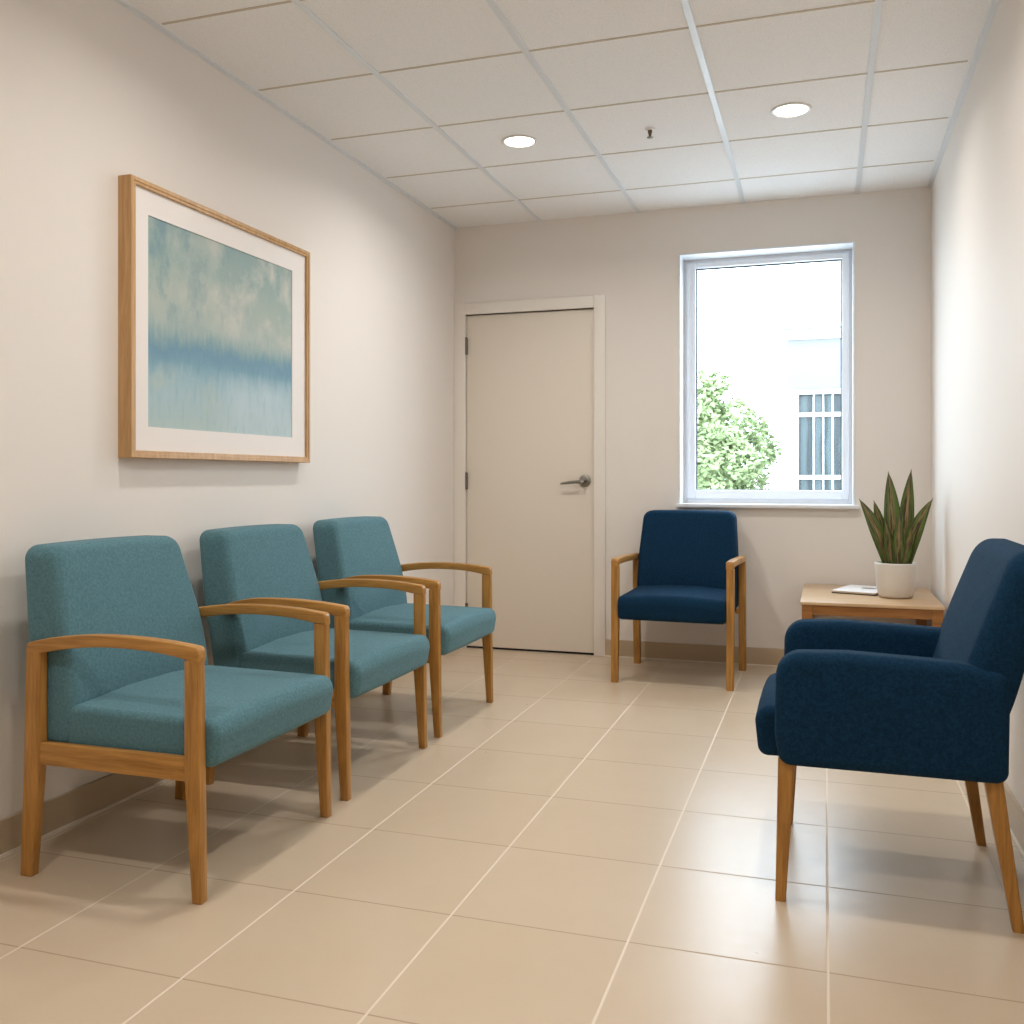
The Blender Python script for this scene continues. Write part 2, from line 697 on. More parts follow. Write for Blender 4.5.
WX0, WX1, WZ0, WZ1 = -0.782, 0.154, 0.872, 2.290     # window opening
DX0, DX1, DZ1 = -2.062, -1.267, 2.012                # door opening
WT = 0.24
wall_with_holes('wall_back', [XL - 0.15, DX0, DX1, WX0, WX1, XR + 0.15], [0, WZ0, DZ1, WZ1, ZC + 0.2],
                {(1, 0), (1, 1), (3, 1), (3, 2)}, YB, YB + WT, M['wall'])

b = MB().box(XL - 0.15, XL, YF, YB, 0, ZC + 0.2)
struct(b.build('wall_left', M['wall'], smooth=False))
b = MB().box(XR, XR + 0.15, YF, YB, 0, ZC + 0.2)
struct(b.build('wall_right', M['wall'], smooth=False))
b = MB().box(XL - 0.15, XR + 0.15, YF - 0.15, YF, 0, ZC + 0.2)
struct(b.build('wall_front', M['wall'], smooth=False))
b = MB().box(XL - 0.15, XR + 0.15, YF - 0.15, YB + WT, -0.12, 0.0)
struct(b.build('floor', M['floor'], smooth=False))
b = MB().box(XL - 0.1, XR + 0.1, YF - 0.1, YB + 0.1, ZC, ZC + 0.08)
struct(b.build('ceiling', M['ceiling'], smooth=False))

# ceiling grid: wide tees run away from the viewer, thin joints run across
n_trim = 1
for k in range(4):
    x = -1.594 + 0.586 * k
    b = MB().box(x - 0.0115, x + 0.0115, YF, YB, ZC - 0.006, ZC + 0.004, 0.0015)
    struct(b.build('trim_%d' % n_trim, M['tee'])); n_trim += 1
for x0, x1 in ((XL, XL + 0.022), (XR - 0.022, XR)):
    b = MB().box(x0, x1, YF, YB, ZC - 0.007, ZC + 0.004, 0.0015)
    struct(b.build('trim_%d' % n_trim, M['tee'])); n_trim += 1
y = 4.9625
while y > YF:
    mb = MB()
    xs_ = [XL + 0.022] + [-1.594 + 0.586 * k for k in range(4)] + [XR - 0.022]
    for x0, x1 in zip(xs_, xs_[1:]):
        mb.box(x0 + 0.0115, x1 - 0.0115, y - 0.005, y + 0.005, ZC - 0.002, ZC + 0.004)
    struct(mb.build('trim_%d' % n_trim, M['tee_gap'], smooth=False)); n_trim += 1
    y -= 0.574

# baseboards with a pale joint along the floor
BH = 0.098


def skirting(name, x0, x1, y0, y1, cx0, cx1, cy0, cy1):
    o = struct(MB().box(x0, x1, y0, y1, 0.0, BH, 0.002).build(name, M['base']))
    MB().box(cx0, cx1, cy0, cy1, 0.0, 0.008, 0.002).build('joint', M['caulk'], o, label='pale joint along the floor')


skirting('baseboard_left', XL, XL + 0.012, YF, YB, XL + 0.012, XL + 0.020, YF, YB - 0.02)
skirting('baseboard_right', XR - 0.012, XR, YF, YB, XR - 0.020, XR - 0.012, YF, YB - 0.02)
skirting('baseboard_back', -1.20, XR - 0.012, YB - 0.012, YB, -1.20, XR - 0.02, YB - 0.018, YB - 0.012)
skirting('baseboard_front', XL + 0.012, XR - 0.012, YF, YF + 0.012, XL + 0.02, XR - 0.02, YF + 0.012, YF + 0.018)

# ------------------------------------------------------------------ door
d = struct(MB().box(DX0 + 0.004, DX1 - 0.003, YB + 0.010, YB + 0.052, 0.012, DZ1 - 0.003, 0.002).build('door_1', M['door']),
           'plain beige flush door in the far wall')
MB().box(DX0, DX1, YB + 0.056, YB + 0.075, 0.0, DZ1).build('door_stop', M['door'], d, smooth=False)
for z in (1.824, 1.010, 0.22):
    hb = MB()
    hb.box(DX0 - 0.004, DX0 + 0.010, YB - 0.006, YB + 0.012, z - 0.05, z + 0.05, 0.003)
    vs, fs = lathe([(0, -0.052), (0.0065, -0.052), (0.0065, 0.052), (0, 0.052)], 14, DX0 + 0.003, YB - 0.006, z)
    hb.add(vs, fs)
    hb.build('hinge', M['hinge'], d, label='grey metal hinge')
# lever handle: round rose, neck, lever pointing to the hinges
hx, hz = -1.325, 1.010
rose = MB()
prof = [(0, 0), (0.034, 0), (0.035, 0.003), (0.033, 0.010), (0.027, 0.013), (0, 0.013)]
vs, fs = lathe(prof, 36)
rose.add([(hx + x, YB + 0.010 - z, hz + y_) for x, y_, z in vs], fs)
vs, fs = lathe([(0, 0.01), (0.012, 0.01), (0.011, 0.05), (0.009, 0.058), (0, 0.058)], 24)
rose.add([(hx + x, YB + 0.010 - z, hz + y_) for x, y_, z in vs], fs)
rings = []
for k in range(13):
    s = k / 12
    px = hx + 0.008 - 0.143 * s
    py = YB - 0.044 + 0.006 * s * s
    pz = hz - 0.004 - 0.012 * s * s
    ry, rz_ = 0.007 - 0.002 * s, 0.0105 - 0.003 * s
    if k in (0, 12):
        ry *= 0.6; rz_ *= 0.6
    rings.append([(px, py + ry * math.cos(a), pz + rz_ * math.sin(a)) for a in [2 * PI * q / 16 for q in range(16)]])
vs, fs = loft(rings)
rose.add(vs, fs)
rose.build('door_handle', M['steel'], d, label='brushed metal lever handle')
b = MB().box(DX0 + 0.002, DX1 - 0.002, YB + 0.012, YB + 0.05, 0.0005, 0.012)  # near-black strip painting the shade in the gap under the door
b.build('bottom_gap', M['gap'], d, smooth=False)

# door casing
for (x0, x1, z0, z1) in ((XL + 0.001, DX0, 0, 2.082), (DX1, -1.200, 0, 2.082), (DX0, DX1, DZ1, 2.082)):
    mb = MB()
    mb.box(x0, x1, YB - 0.014, YB + 0.0, z0, z1, 0.003)
    mb.box(max(x0, DX0 - 0.004), min(x1, DX1 + 0.004), YB - 0.010, YB + 0.05, z0, z1) if x0 == DX0 else None
    struct(mb.build('trim_%d' % n_trim, M['trim'])); n_trim += 1

# ------------------------------------------------------------------ window
FY = YB + 0.15                                   # inner face of the frame
w = MB()
for (x0, x1, z0, z1) in ((WX0, WX0 + 0.03, WZ0, WZ1), (WX1 - 0.03, WX1, WZ0, WZ1),
                         (WX0 + 0.03, WX1 - 0.03, WZ1 - 0.03, WZ1), (WX0 + 0.03, WX1 - 0.03, WZ0, WZ0 + 0.05)):
    w.box(x0, x1, FY, FY + 0.07, z0, z1, 0.004)
win = struct(w.build('window_1', M['pvc']), 'tall white framed window in the far wall')
sx0, sx1, sz0, sz1 = WX0 + 0.028, WX1 - 0.028, WZ0 + 0.038, WZ1 - 0.028
s = MB()
sw = 0.050
for (x0, x1, z0, z1) in ((sx0, sx0 + sw, sz0, sz1), (sx1 - sw + 0.014, sx1, sz0, sz1),
                         (sx0 + sw, sx1 - sw + 0.014, sz1 - sw + 0.020, sz1), (sx0 + sw, sx1 - sw + 0.014, sz0, sz0 + sw)):
    s.box(x0, x1, FY - 0.014, FY + 0.05, z0, z1, 0.005)
s.build('window_sash', M['pvc'], win)
g = MB()
gw = 0.006
gx0, gx1, gz0, gz1 = sx0 + sw, sx1 - sw + 0.014, sz0 + sw, sz1 - sw + 0.020
for (x0, x1, z0, z1) in ((gx0, gx0 + gw, gz0, gz1), (gx1 - gw, gx1, gz0, gz1), (gx0, gx1, gz1 - gw, gz1), (gx0, gx1, gz0, gz0 + gw * 0.5)):
    g.box(x0, x1, FY + 0.012, FY + 0.030, z0, z1)
g.build('gasket', M['gasket'], win, smooth=False, label='black rubber gasket')
MB().box(gx0 + 0.001, gx1 - 0.001, FY + 0.018, FY + 0.024, gz0 + 0.001, gz1 - 0.001).build('pane', M['glass'], win, smooth=False)
# white lining of the reveal and the sill board
lin_ = MB()
lt = 0.010
for (x0, x1, z0, z1) in ((WX0, WX0 + lt, WZ0, WZ1), (WX1 - lt, WX1, WZ0, WZ1), (WX0 + lt, WX1 - lt, WZ1 - lt, WZ1)):
    lin_.box(x0, x1, YB - 0.004, FY, z0, z1, 0.002)
lin_.build('reveal_lining', M['pvc'], win)
MB().box(WX0 + 0.002, WX1 - 0.002, YB - 0.002, FY, WZ0, WZ0 + 0.012, 0.002).build('sill_lining', M['pvc'], win)
sb = MB().box(WX0 - 0.006, WX1 + 0.022, YB - 0.040, YB + 0.0, WZ0 - 0.008, WZ0 + 0.012, 0.004)
sb.build('window_sill', M['pvc'], win)

# ------------------------------------------------------------------ ceiling lamps and sprinkler


def downlight(name, x, y, label, energy):
    root = thing(name, label, 'ceiling light', (x, y, ZC), 0, 'round recessed downlights')
    vs, fs = lathe([(0.066, 0.001), (0.080, -0.001), (0.081, -0.004), (0.077, -0.006), (0.069, -0.006), (0.066, -0.004), (0.065, 0.0005)], 56)
    fs = [tuple(f) for f in fs]
    mesh_obj('trim_ring', vs, fs, M['lightring'], root)
    vs, fs = lathe([(0, -0.0035), (0.0655, -0.0035), (0.0655, -0.001), (0, -0.001)], 56)
    mesh_obj('diffuser', vs, fs, M['lamp'], root, sharp=30)
    ld = bpy.data.lights.new('lamp_light', 'AREA')
    ld.shape = 'DISK'
    ld.size = 0.125
    ld.energy = energy
    ld.color = (1.0, 0.965, 0.915)
    ld.spread = math.radians(160)
    lo = bpy.data.objects.new('lamp_light', ld)
    COL.objects.link(lo)
    lo.parent = root
    lo.location = (0, 0, -0.012)
    return root


E_LAMP = 8.5
downlight('ceiling_light', -1.305, 4.095, 'round recessed ceiling downlight nearer the framed picture', E_LAMP * 1.0)
downlight('ceiling_light', -0.131, 4.095, 'round recessed ceiling downlight nearer the window side wall', E_LAMP * 0.66)
for (x, y_) in ((-1.305, 2.373), (-0.131, 2.373), (-1.305, 0.651), (-0.131, 0.651)):
    downlight('ceiling_light', x, y_, 'round recessed ceiling downlight in the part of the ceiling out of view', E_LAMP * (0.78 if x < -1 and y_ > 2 else 1.0))

sp_ = thing('ceiling_sprinkler', 'small metal fire sprinkler head hanging from a ceiling tile between the downlights', 'sprinkler', (-0.721, 4.13, ZC))
vs, fs = lathe([(0, 0.001), (0.022, 0.0005), (0.020, -0.004), (0.010, -0.007), (0, -0.007)][::-1], 28)
mesh_obj('escutcheon', vs, fs, M['lightring'], sp_, label='white escutcheon')
vs, fs = lathe([(0, -0.034), (0.005, -0.034), (0.007, -0.022), (0.010, -0.012), (0.010, -0.006), (0, -0.006)], 20)
mesh_obj('body', vs, fs, M['brass'], sp_)
vs, fs = lathe([(0, -0.040), (0.013, -0.039), (0.014, -0.036), (0.004, -0.033), (0, -0.033)], 20)
mesh_obj('deflector', vs, fs, M['steel'], sp_)

# ------------------------------------------------------------------ framed picture on the left wall
PY0, PY1, PZ0, PZ1, PXF = 2.495, 3.600, 1.093, 1.990, -2.083
pic = thing('framed_picture', 'large framed abstract print in blues and greens with white mat on the left wall', 'picture', (XL, (PY0 + PY1) / 2, PZ0))
ox, oy, oz = XL, (PY0 + PY1) / 2, PZ0
hw, ht = (PY1 - PY0) / 2, PZ1 - PZ0
fw = 0.024
D = PXF - XL
fm = MB()
prof2 = [(0, 0.0), (D - 0.002, 0.0), (D, 0.002), (D, fw * 0.55), (D - 0.003, fw * 0.60), (D - 0.003, fw * 0.95), (D - 0.006, fw), (0.004, fw), (0.0005, fw)]
ring = []
for (sy, sz) in ((-1, 0), (1, 0), (1, 1), (-1, 1)):
    rr_ = []
    for (dx, ins) in prof2:
        yy = sy * (hw - ins)
        zz = ins if sz == 0 else ht - ins
        rr_.append((dx + 0.0005, yy, zz))
    ring.append(rr_)
n = len(prof2)
vs = [p for r in ring for p in r]
fs = []
for k in range(4):
    kk = (k + 1) % 4
    for i in range(n):
        j = (i + 1) % n
        fs.append((k * n + i, k * n + j, kk * n + j, kk * n + i))
vs, fs = fix_orientation(vs, fs)
fm.add(vs, fs)
fm.build('frame', M['wood_pic'], pic, smooth=False)
my, mz0, mz1 = hw - fw + 0.001, fw - 0.001, ht - fw + 0.001
ay0, ay1, az0, az1 = 2.588 - oy, 3.474 - oy, 1.196 - oz, 1.886 - oz
mm = MB()
for (a0, a1, b0, b1) in ((-my, ay0, mz0, mz1), (ay1, my, mz0, mz1), (ay0, ay1, mz0, az0), (ay0, ay1, az1, mz1)):
    mm.box(D - 0.016, D - 0.012, a0, a1, b0, b1)
mm.build('mat', M['mat'], pic, smooth=False, label='white mat board')
vs = [(D - 0.0155, ay0 - 0.004, az0 - 0.004), (D - 0.0155, ay1 + 0.004, az0 - 0.004), (D - 0.0155, ay1 + 0.004, az1 + 0.004), (D - 0.0155, ay0 - 0.004, az1 + 0.004),
      (D - 0.020, ay0 - 0.004, az0 - 0.004), (D - 0.020, ay1 + 0.004, az0 - 0.004), (D - 0.020, ay1 + 0.004, az1 + 0.004), (D - 0.020, ay0 - 0.004, az1 + 0.004)]
fs = [(0, 1, 2, 3), (7, 6, 5, 4), (0, 4, 5, 1), (1, 5, 6, 2), (2, 6, 7, 3), (3, 7, 4, 0)]
mesh_obj('artwork', vs, fs, M['print'], pic, smooth=False, label='abstract print in washes of blue, green and cream',
         uvs=[(0, 0), (1, 0), (1, 1), (0, 1)] * 2)
MB().box(0.001, 0.004, -hw + 0.004, hw - 0.004, 0.004, ht - 0.004).build('backing', M['dark_cover'], pic, smooth=False)


# ------------------------------------------------------------------ wooden-arm guest chair
def guest_chair(name, label, cat, W, fab, loc, rz, group, T=0.030, arched=True, rails=True):
    root = thing(name, label, cat, loc, rz, group)
    hwid = W / 2
    inner = hwid - T

    if arched:
        TOPC = [(-0.270, 0.604), (-0.20, 0.618), (-0.09, 0.631), (0.03, 0.635), (0.15, 0.630), (0.256, 0.619)]
        BOTC = [(-0.228, 0.578), (-0.14, 0.594), (-0.03, 0.604), (0.09, 0.603), (0.16, 0.597), (0.214, 0.588)]
    else:
        TOPC = [(-0.270, 0.612), (-0.10, 0.617), (0.10, 0.622), (0.256, 0.622)]
        BOTC = [(-0.228, 0.584), (-0.05, 0.588), (0.10, 0.592), (0.214, 0.591)]

    def side(outline, s, nm, mat, r=0.0045, t=T):
        y0, y1 = (-hwid, -hwid + t) if s < 0 else (hwid - t, hwid)
        vs, fs = prism(outline, y0, y1, r, XZ)
        return mesh_obj(nm, vs, fs, mat, root, True, 28)

    for s_ in (-1, 1):
        fl = [(0.236, 0.0), (0.262, 0.0), (0.258, 0.30), (0.254, 0.592), (0.214, 0.586), (0.214, 0.34), (0.215, 0.29)]
        front = side(fl, s_, 'leg', M['wood'])
        rl = [(-0.289, 0.0), (-0.254, 0.0), (-0.228, 0.286), (-0.226, 0.352), (-0.226, 0.580), (-0.270, 0.585), (-0.277, 0.30)]
        side(rl, s_, 'leg', M['wood'])
        top, bot = [], []
        N = 18
        for k in range(N + 1):
            x = -0.270 + 0.526 * k / N
            top.append((x, spline(TOPC, x)))
        for k in range(N + 1):
            x = -0.228 + 0.442 * k / N
            bot.append((x, spline(BOTC, x)))
        tf, tr_ = top[-1], top[0]
        fr_ = [(tf[0], tf[1] - 0.016), (tf[0] - 0.001, tf[1] - 0.009), (tf[0] - 0.004, tf[1] - 0.003), (tf[0] - 0.009, tf[1] + 0.0005)]
        re_ = [(tr_[0] + 0.010, tr_[1] + 0.001), (tr_[0] + 0.003, tr_[1] - 0.003), (tr_[0], tr_[1] - 0.010)]
        poly = [(-0.270, 0.578)] + bot + [(0.256, 0.584)] + fr_ + top[1:-1][::-1] + re_
        side(poly, s_, 'armrest', M['wood_x'], 0.0045, T + 0.002)
        if not rails:
            continue
        rail = [(-0.234, 0.292), (0.220, 0.292), (0.220, 0.349), (-0.234, 0.349)]
        y0, y1 = (-hwid + 0.003, -hwid + T - 0.003) if s_ < 0 else (hwid - T + 0.003, hwid - 0.003)
        vs, fs = prism(rail, y0, y1, 0.003, XZ)
        mesh_obj('side_rail', vs, fs, M['wood_x'], root, True, 28)
    for x in (-0.215, 0.165):
        MB().box(x, x + 0.024, -inner - 0.004, inner + 0.004, 0.312, 0.336, 0.003).build('cross_rail', M['wood_x'], root)

    # seat: profile across x/z, extruded over y
    sw_ = inner - 0.002
    out = round_poly([(-0.172, 0.322), (0.278, 0.318), (0.291, 0.402), (0.273, 0.434), (-0.168, 0.440)],
                     [0.019, 0.030, 0.05, 0.042, 0.019], 7)

    def seat_map(u, v, w):
        z = v
        k = (v - 0.322) / 0.118
        if k > 0:
            z += 0.017 * k * (1 - (abs(w) / sw_) ** 2.5)
        x = u + 0.006 * max(0.0, min(1.0, (u - 0.1) / 0.2)) * (1 - (w / sw_) ** 2)
        return (x, w, z)
    vs, fs = cushion(out, -sw_, sw_, 0.018, 0.0, seat_map, 7, 0.02)
    # the long flat ends need no dome, the top is crowned instead
    mesh_obj('seat', vs, fs, fab, root)

    # backrest: outline across y/z, padded over x, leaning back
    bw_, tw_ = inner - 0.001, inner - (0.040 if rails else 0.022)
    out = round_poly([(-bw_, 0.330), (bw_, 0.330), (bw_ - 0.003, 0.60), (tw_, 0.848), (-tw_, 0.848), (-bw_ + 0.003, 0.60)],
                     [0.027, 0.027, 0.3, 0.046, 0.046, 0.3], 9)
    xf = [(0.33, -0.160), (0.44, -0.148), (0.60, -0.175), (0.81, -0.228), (0.86, -0.241)]
    xr = [(0.33, -0.262), (0.50, -0.289), (0.80, -0.350), (0.86, -0.363)]

    def back_map(u, v, w):
        a, b_ = spline(xr, v), spline(xf, v)
        z = v + (0.004 * (1 - (u / tw_) ** 2) * max(0.0, (v - 0.75) / 0.1) if v > 0.75 else 0)
        return (a + (b_ - a) * (w / 0.1), u, z)
    vs, fs = cushion(out, 0.0, 0.1, 0.024, 0.007, back_map, 8, 0.02)
    mesh_obj('backrest', vs, fs, fab, root)
    return root


GRP = 'teal guest chairs along the left wall'
X_ROW = -1.690
c1 = guest_chair('guest_chair', 'teal fabric chair with wooden arms by the left wall, nearest the viewer under the picture', 'chair',
                 0.648, M['teal'], (X_ROW, 2.275, 0), 0, GRP)
c2 = copy_thing(c1, (X_ROW - 0.014, 3.046, 0), 0, 'teal fabric chair with wooden arms in the middle of the row of three')
c3 = copy_thing(c1, (X_ROW - 0.018, 3.822, 0), 0, 'teal fabric chair with wooden arms at the end of the row next to the door')
# on these two the arm towards the viewer runs into the side of the backrest and its rear leg stops at the rail
short_leg = short_arm = None
for c in (c2, c3):
    for ch in c.children:
        nm = ch.name.split('.')[0]
        co_ = [v_.co for v_ in ch.data.vertices]
        if sum(v_.y for v_ in co_) > 0:
            continue
        if nm == 'leg' and sum(v_.x for v_ in co_) < 0:
            if short_leg is None:
                y0 = -0.324
                vs, fs = prism([(-0.289, 0.0), (-0.254, 0.0), (-0.228, 0.286), (-0.228, 0.349), (-0.272, 0.349), (-0.277, 0.30)], y0, y0 + 0.030, 0.0045, XZ)
                tmp = mesh_obj('leg', vs, fs, M['wood'], None, True, 28)
                short_leg = tmp.data
                bpy.data.objects.remove(tmp)
            ch.data = short_leg
        elif nm == 'armrest':
            if short_arm is None:
                short_arm = ch.data.copy()
                for v_ in short_arm.vertices:       # shorten the rear end to the backrest
                    if v_.co.x < -0.10:
                        v_.co.x = -0.10 + (v_.co.x + 0.10) * 0.62
                short_arm.update()
            ch.data = short_arm
guest_chair('guest_chair', 'navy blue chair with thin wooden arms standing under the window', 'chair',
            0.608, M['blue'], (-0.711, 4.975, 0), -PI / 2 - math.radians(2), None, 0.036, False, False)


# ------------------------------------------------------------------ upholstered armchair
def armchair(loc, rz):
    root = thing('armchair', 'navy blue upholstered armchair with padded sides by the right wall in the foreground', 'armchair', loc, rz)
    W = 0.62
    hwid = W / 2
    T = 0.088
    # sides
    out = round_poly([(-0.246, 0.335), (0.252, 0.335), (0.266, 0.40), (0.262, 0.607), (0.10, 0.614), (-0.16, 0.603), (-0.250, 0.590)],
                     [0.028, 0.032, 0.25, 0.062, 0.2, 0.3, 0.030], 9)
    for s_ in (-1, 1):
        y0, y1 = (-hwid, -hwid + T) if s_ < 0 else (hwid - T, hwid)
        vs, fs = cushion(out, y0, y1, 0.026, 0.003, XZ, 7, 0.02)
        mesh_obj('arm', vs, fs, M['blue'], root)
    inner = hwid - T + 0.002
    so = round_poly([(-0.17, 0.338), (0.308, 0.332), (0.318, 0.425), (0.298, 0.456), (-0.17, 0.450)], [0.019, 0.025, 0.04, 0.04, 0.019], 7)

    def smap(u, v, w):
        k = max(0.0, (v - 0.335) / 0.12)
        return (u, w, v + 0.014 * k * (1 - (abs(w) / inner) ** 2.5))
    vs, fs = cushion(so, -inner, inner, 0.018, 0.0, smap, 7, 0.02)
    mesh_obj('seat', vs, fs, M['blue'], root)
    bk_ = hwid - 0.012
    bo = round_poly([(-bk_, 0.436), (bk_, 0.436), (bk_ + 0.002, 0.68), (bk_ - 0.006, 0.862), (-bk_ + 0.006, 0.862), (-bk_ - 0.002, 0.68)],
                    [0.038, 0.038, 0.3, 0.060, 0.060, 0.3], 9)
    xf = [(0.40, -0.104), (0.62, -0.168), (0.84, -0.250), (0.87, -0.263)]
    xr = [(0.40, -0.215), (0.52, -0.262), (0.83, -0.342), (0.87, -0.352)]

    def bmap(u, v, w):
        a, b_ = spline(xr, v), spline(xf, v)
        return (a + (b_ - a) * (w / 0.1), u, v)
    vs, fs = cushion(bo, 0.0, 0.1, 0.036, 0.006, bmap, 8, 0.02)
    mesh_obj('backrest', vs, fs, M['blue'], root)
    MB().box(-0.225, 0.235, -hwid + 0.05, hwid - 0.05, 0.326, 0.345, 0.003).build('base_frame', M['foot'], root)
    for s_ in (-1, 1):
        for (xt, xb, wt, wb) in ((0.238, 0.252, 0.040, 0.025), (-0.216, -0.268, 0.040, 0.025)):
            rings = []
            for k in range(9):
                q = k / 8
                z = 0.345 * (1 - q)
                x = xt + (xb - xt) * q
                h_ = (wt + (wb - wt) * q) / 2
                yy = s_ * (hwid - 0.048 + 0.008 * q)
                rings.append([(x + a, yy + c_, z) for a, c_ in round_poly([(-h_, -h_), (h_, -h_), (h_, h_), (-h_, h_)], h_ * 0.35, 3)])
            vs, fs = loft(rings)
            mesh_obj('leg', vs, fs, M['wood'], root, True, 40)
    return root


armchair((0.150, 2.690, 0), PI)

# ------------------------------------------------------------------ side table with plant and booklet
TX0, TX1, TY0, TY1, TZ = -0.106, 0.505, 4.590, 5.378, 0.459
tb = thing('side_table', 'low oak side table in the corner beneath the window', 'table', ((TX0 + TX1) / 2, (TY0 + TY1) / 2, 0))
tx, ty = (TX1 - TX0) / 2, (TY1 - TY0) / 2
MB().box(-tx, tx, -ty, ty, TZ - 0.015, TZ, 0.004).build('tabletop', M['wood_table'], tb)
lg = 0.046
for sx in (-1, 1):
    for sy in (-1, 1):
        x0 = sx * (tx - 0.006) - (lg if sx > 0 else 0)
        y0 = sy * (ty - 0.006) - (lg if sy > 0 else 0)
        MB().box(x0, x0 + lg, y0, y0 + lg, 0, TZ - 0.015, 0.003).build('leg', M['wood_dark'], tb)
for sy in (-1, 1):
    y0 = sy * (ty - 0.010) - (0.022 if sy > 0 else 0)
    MB().box(-tx + lg, tx - lg, y0, y0 + 0.022, TZ - 0.060, TZ - 0.015, 0.002).build('apron', M['wood_dark'], tb)
for sx in (-1, 1):
    x0 = sx * (tx - 0.010) - (0.022 if sx > 0 else 0)
    MB().box(x0, x0 + 0.022, -ty + lg, ty - lg, TZ - 0.060, TZ - 0.015, 0.002).build('apron', M['wood_dark'], tb)

PX, PY = 0.322, 4.895
pot = thing('potted_snake_plant', 'snake plant with green and brown leaves in a white pot on the side table', 'potted plant', (PX, PY, TZ))
R0 = 0.094
prof = [(0, 0.0), (0.058, 0.0), (0.068, 0.002), (0.076, 0.009), (0.081, 0.022), (0.088, 0.060), (0.0925, 0.120), (R0 + 0.0005, 0.158), (R0, 0.164),
        (R0 - 0.003, 0.167), (R0 - 0.007, 0.165), (R0 - 0.009, 0.158), (R0 - 0.010, 0.140), (0, 0.140)]
vs, fs = lathe(prof, 64)
mesh_obj('pot', vs, fs, M['pot'], pot)
vs, fs = lathe([(0, 0.138), (R0 - 0.0105, 0.138), (R0 - 0.0105, 0.150), (0.05, 0.154), (0, 0.155)], 40)
mesh_obj('soil', vs, fs, M['soil'], pot)


def blade(bx, by, tip, width, bend=(0, 0), twist=0.0, idx=0):
    width *= 1.22
    """a lens-section sword leaf from the soil to its pointed tip, in pot coordinates"""
    b0 = Vector((bx, by, 0.148))
    tp = Vector(tip)
    ctrl = b0.lerp(tp, 0.5) + Vector((bend[0], bend[1], 0.02))
    N, Q = 22, 14
    vs, fs, uvs = [], [], []
    for k in range(N + 1):
        s = k / N
        p = b0 * (1 - s) ** 2 + ctrl * (2 * s * (1 - s)) + tp * s * s
        tg = ((ctrl - b0) * (2 * (1 - s)) + (tp - ctrl) * (2 * s)).normalized()
        ang = twist * (0.4 + s)
        side_ = Vector((math.cos(ang), math.sin(ang), 0))
        side_ = (side_ - tg * side_.dot(tg)).normalized()
        nrm = tg.cross(side_).normalized()
        if s < 0.42:
            w = width * (0.62 + 0.38 * math.sin(s / 0.42 * PI / 2))
        else:
            w = width * max(0.012, (1 - ((s - 0.42) / 0.58) ** 1.9))
        if s > 0.93:
            w *= 0.8
        th = 0.0035 * (1 - 0.6 * s) + 0.0006
        for q in range(Q):
            a = 2 * PI * q / Q
            u = math.cos(a)
            off = side_ * (u * w / 2) + nrm * (math.sin(a) * th - 0.22 * w * (u * u) * (1 - 0.5 * s) * 0.6)
            vs.append(p + off)
            uvs.append(((u + 1) / 2 + idx * 1.0, s + idx * 0.37))
    for k in range(N):
        for q in range(Q):
            j = (q + 1) % Q
            fs.append((k * Q + q, k * Q + j, (k + 1) * Q + j, (k + 1) * Q + q))
    fs.append(tuple(range(Q - 1, -1, -1)))
    fs.append(tuple(N * Q + q for q in range(Q)))
    vs, fs = fix_orientation(vs, fs)
    uvs = [(u - idx * 1.0, v) for u, v in uvs]
    return mesh_obj('leaf', vs, fs, M['blade'], pot, uvs=uvs)


BL = [  # base x, base y, tip (relative to pot), width, bend, twist
    (-0.034, -0.004, (-0.166, -0.03, 0.470), 0.054, (0.026, 0), 0.25),
    (-0.024, 0.028, (-0.096, 0.05, 0.462), 0.046, (0.004, 0), -0.2),
    (-0.008, 0.010, (-0.032, 0.02, 0.602), 0.066, (0.010, 0), 0.15),
    (0.030, 0.016, (0.070, 0.01, 0.612), 0.056, (-0.004, 0), -0.25),
    (0.044, -0.012, (0.160, -0.04, 0.474), 0.056, (-0.030, 0), -0.3),
    (0.010, -0.034, (0.008, -0.06, 0.395), 0.044, (0.004, -0.01), 0.1),
    (-0.018, -0.026, (-0.048, -0.05, 0.360), 0.044, (0.0, 0), 0.3),
    (0.038, 0.036, (0.078, 0.06, 0.560), 0.044, (0.0, 0), 0.1),
    (0.030, -0.030, (0.066, -0.05, 0.330), 0.040, (0.0, 0), -0.2),
]
for i, a in enumerate(BL):
    blade(*a, idx=i)

# booklet lying beside the pot
bk = thing('magazine', 'thin white magazine with a grey oval on the cover, lying beside the plant pot', 'magazine', (0.034, 4.985, TZ), math.radians(-18))
L_, D_ = 0.208, 0.300
poly = round_poly([(0, 0), (L_, 0), (L_, D_), (0, D_)], 0.004, 3)
FLAT = lambda u, v, w: (u, v, w)
vs, fs = prism(inset(poly, -0.002), 0.0, 0.0045, 0.0006, FLAT, 2)
mesh_obj('back_cover', vs, fs, M['dark_cover'], bk, True, 30, 'black back cover')
vs, fs = prism(inset(poly, 0.002), 0.0045, 0.011, 0.0006, FLAT, 2)
mesh_obj('pages', vs, fs, M['pages'], bk, True, 30, 'cream page edges')
vs, fs = prism(poly, 0.011, 0.0145, 0.0008, FLAT, 2)
cv = mesh_obj('front_cover', vs, fs, M['paper'], bk, True, 30, 'white front cover')
vs, fs = prism([(0.130 + 0.040 * math.cos(2 * PI * q / 32), 0.180 + 0.030 * math.sin(2 * PI * q / 32)) for q in range(32)], 0.0143, 0.0149, 0.0002, FLAT, 2)
mesh_obj('cover_mark', vs, fs, M['mark'], cv, True, 30, 'grey oval mark')

# ------------------------------------------------------------------ outside the window
struct(MB().box(-30, 30, YB + WT + 0.02, 60, -0.30, -0.15).build('ground', M['asphalt'], smooth=False))

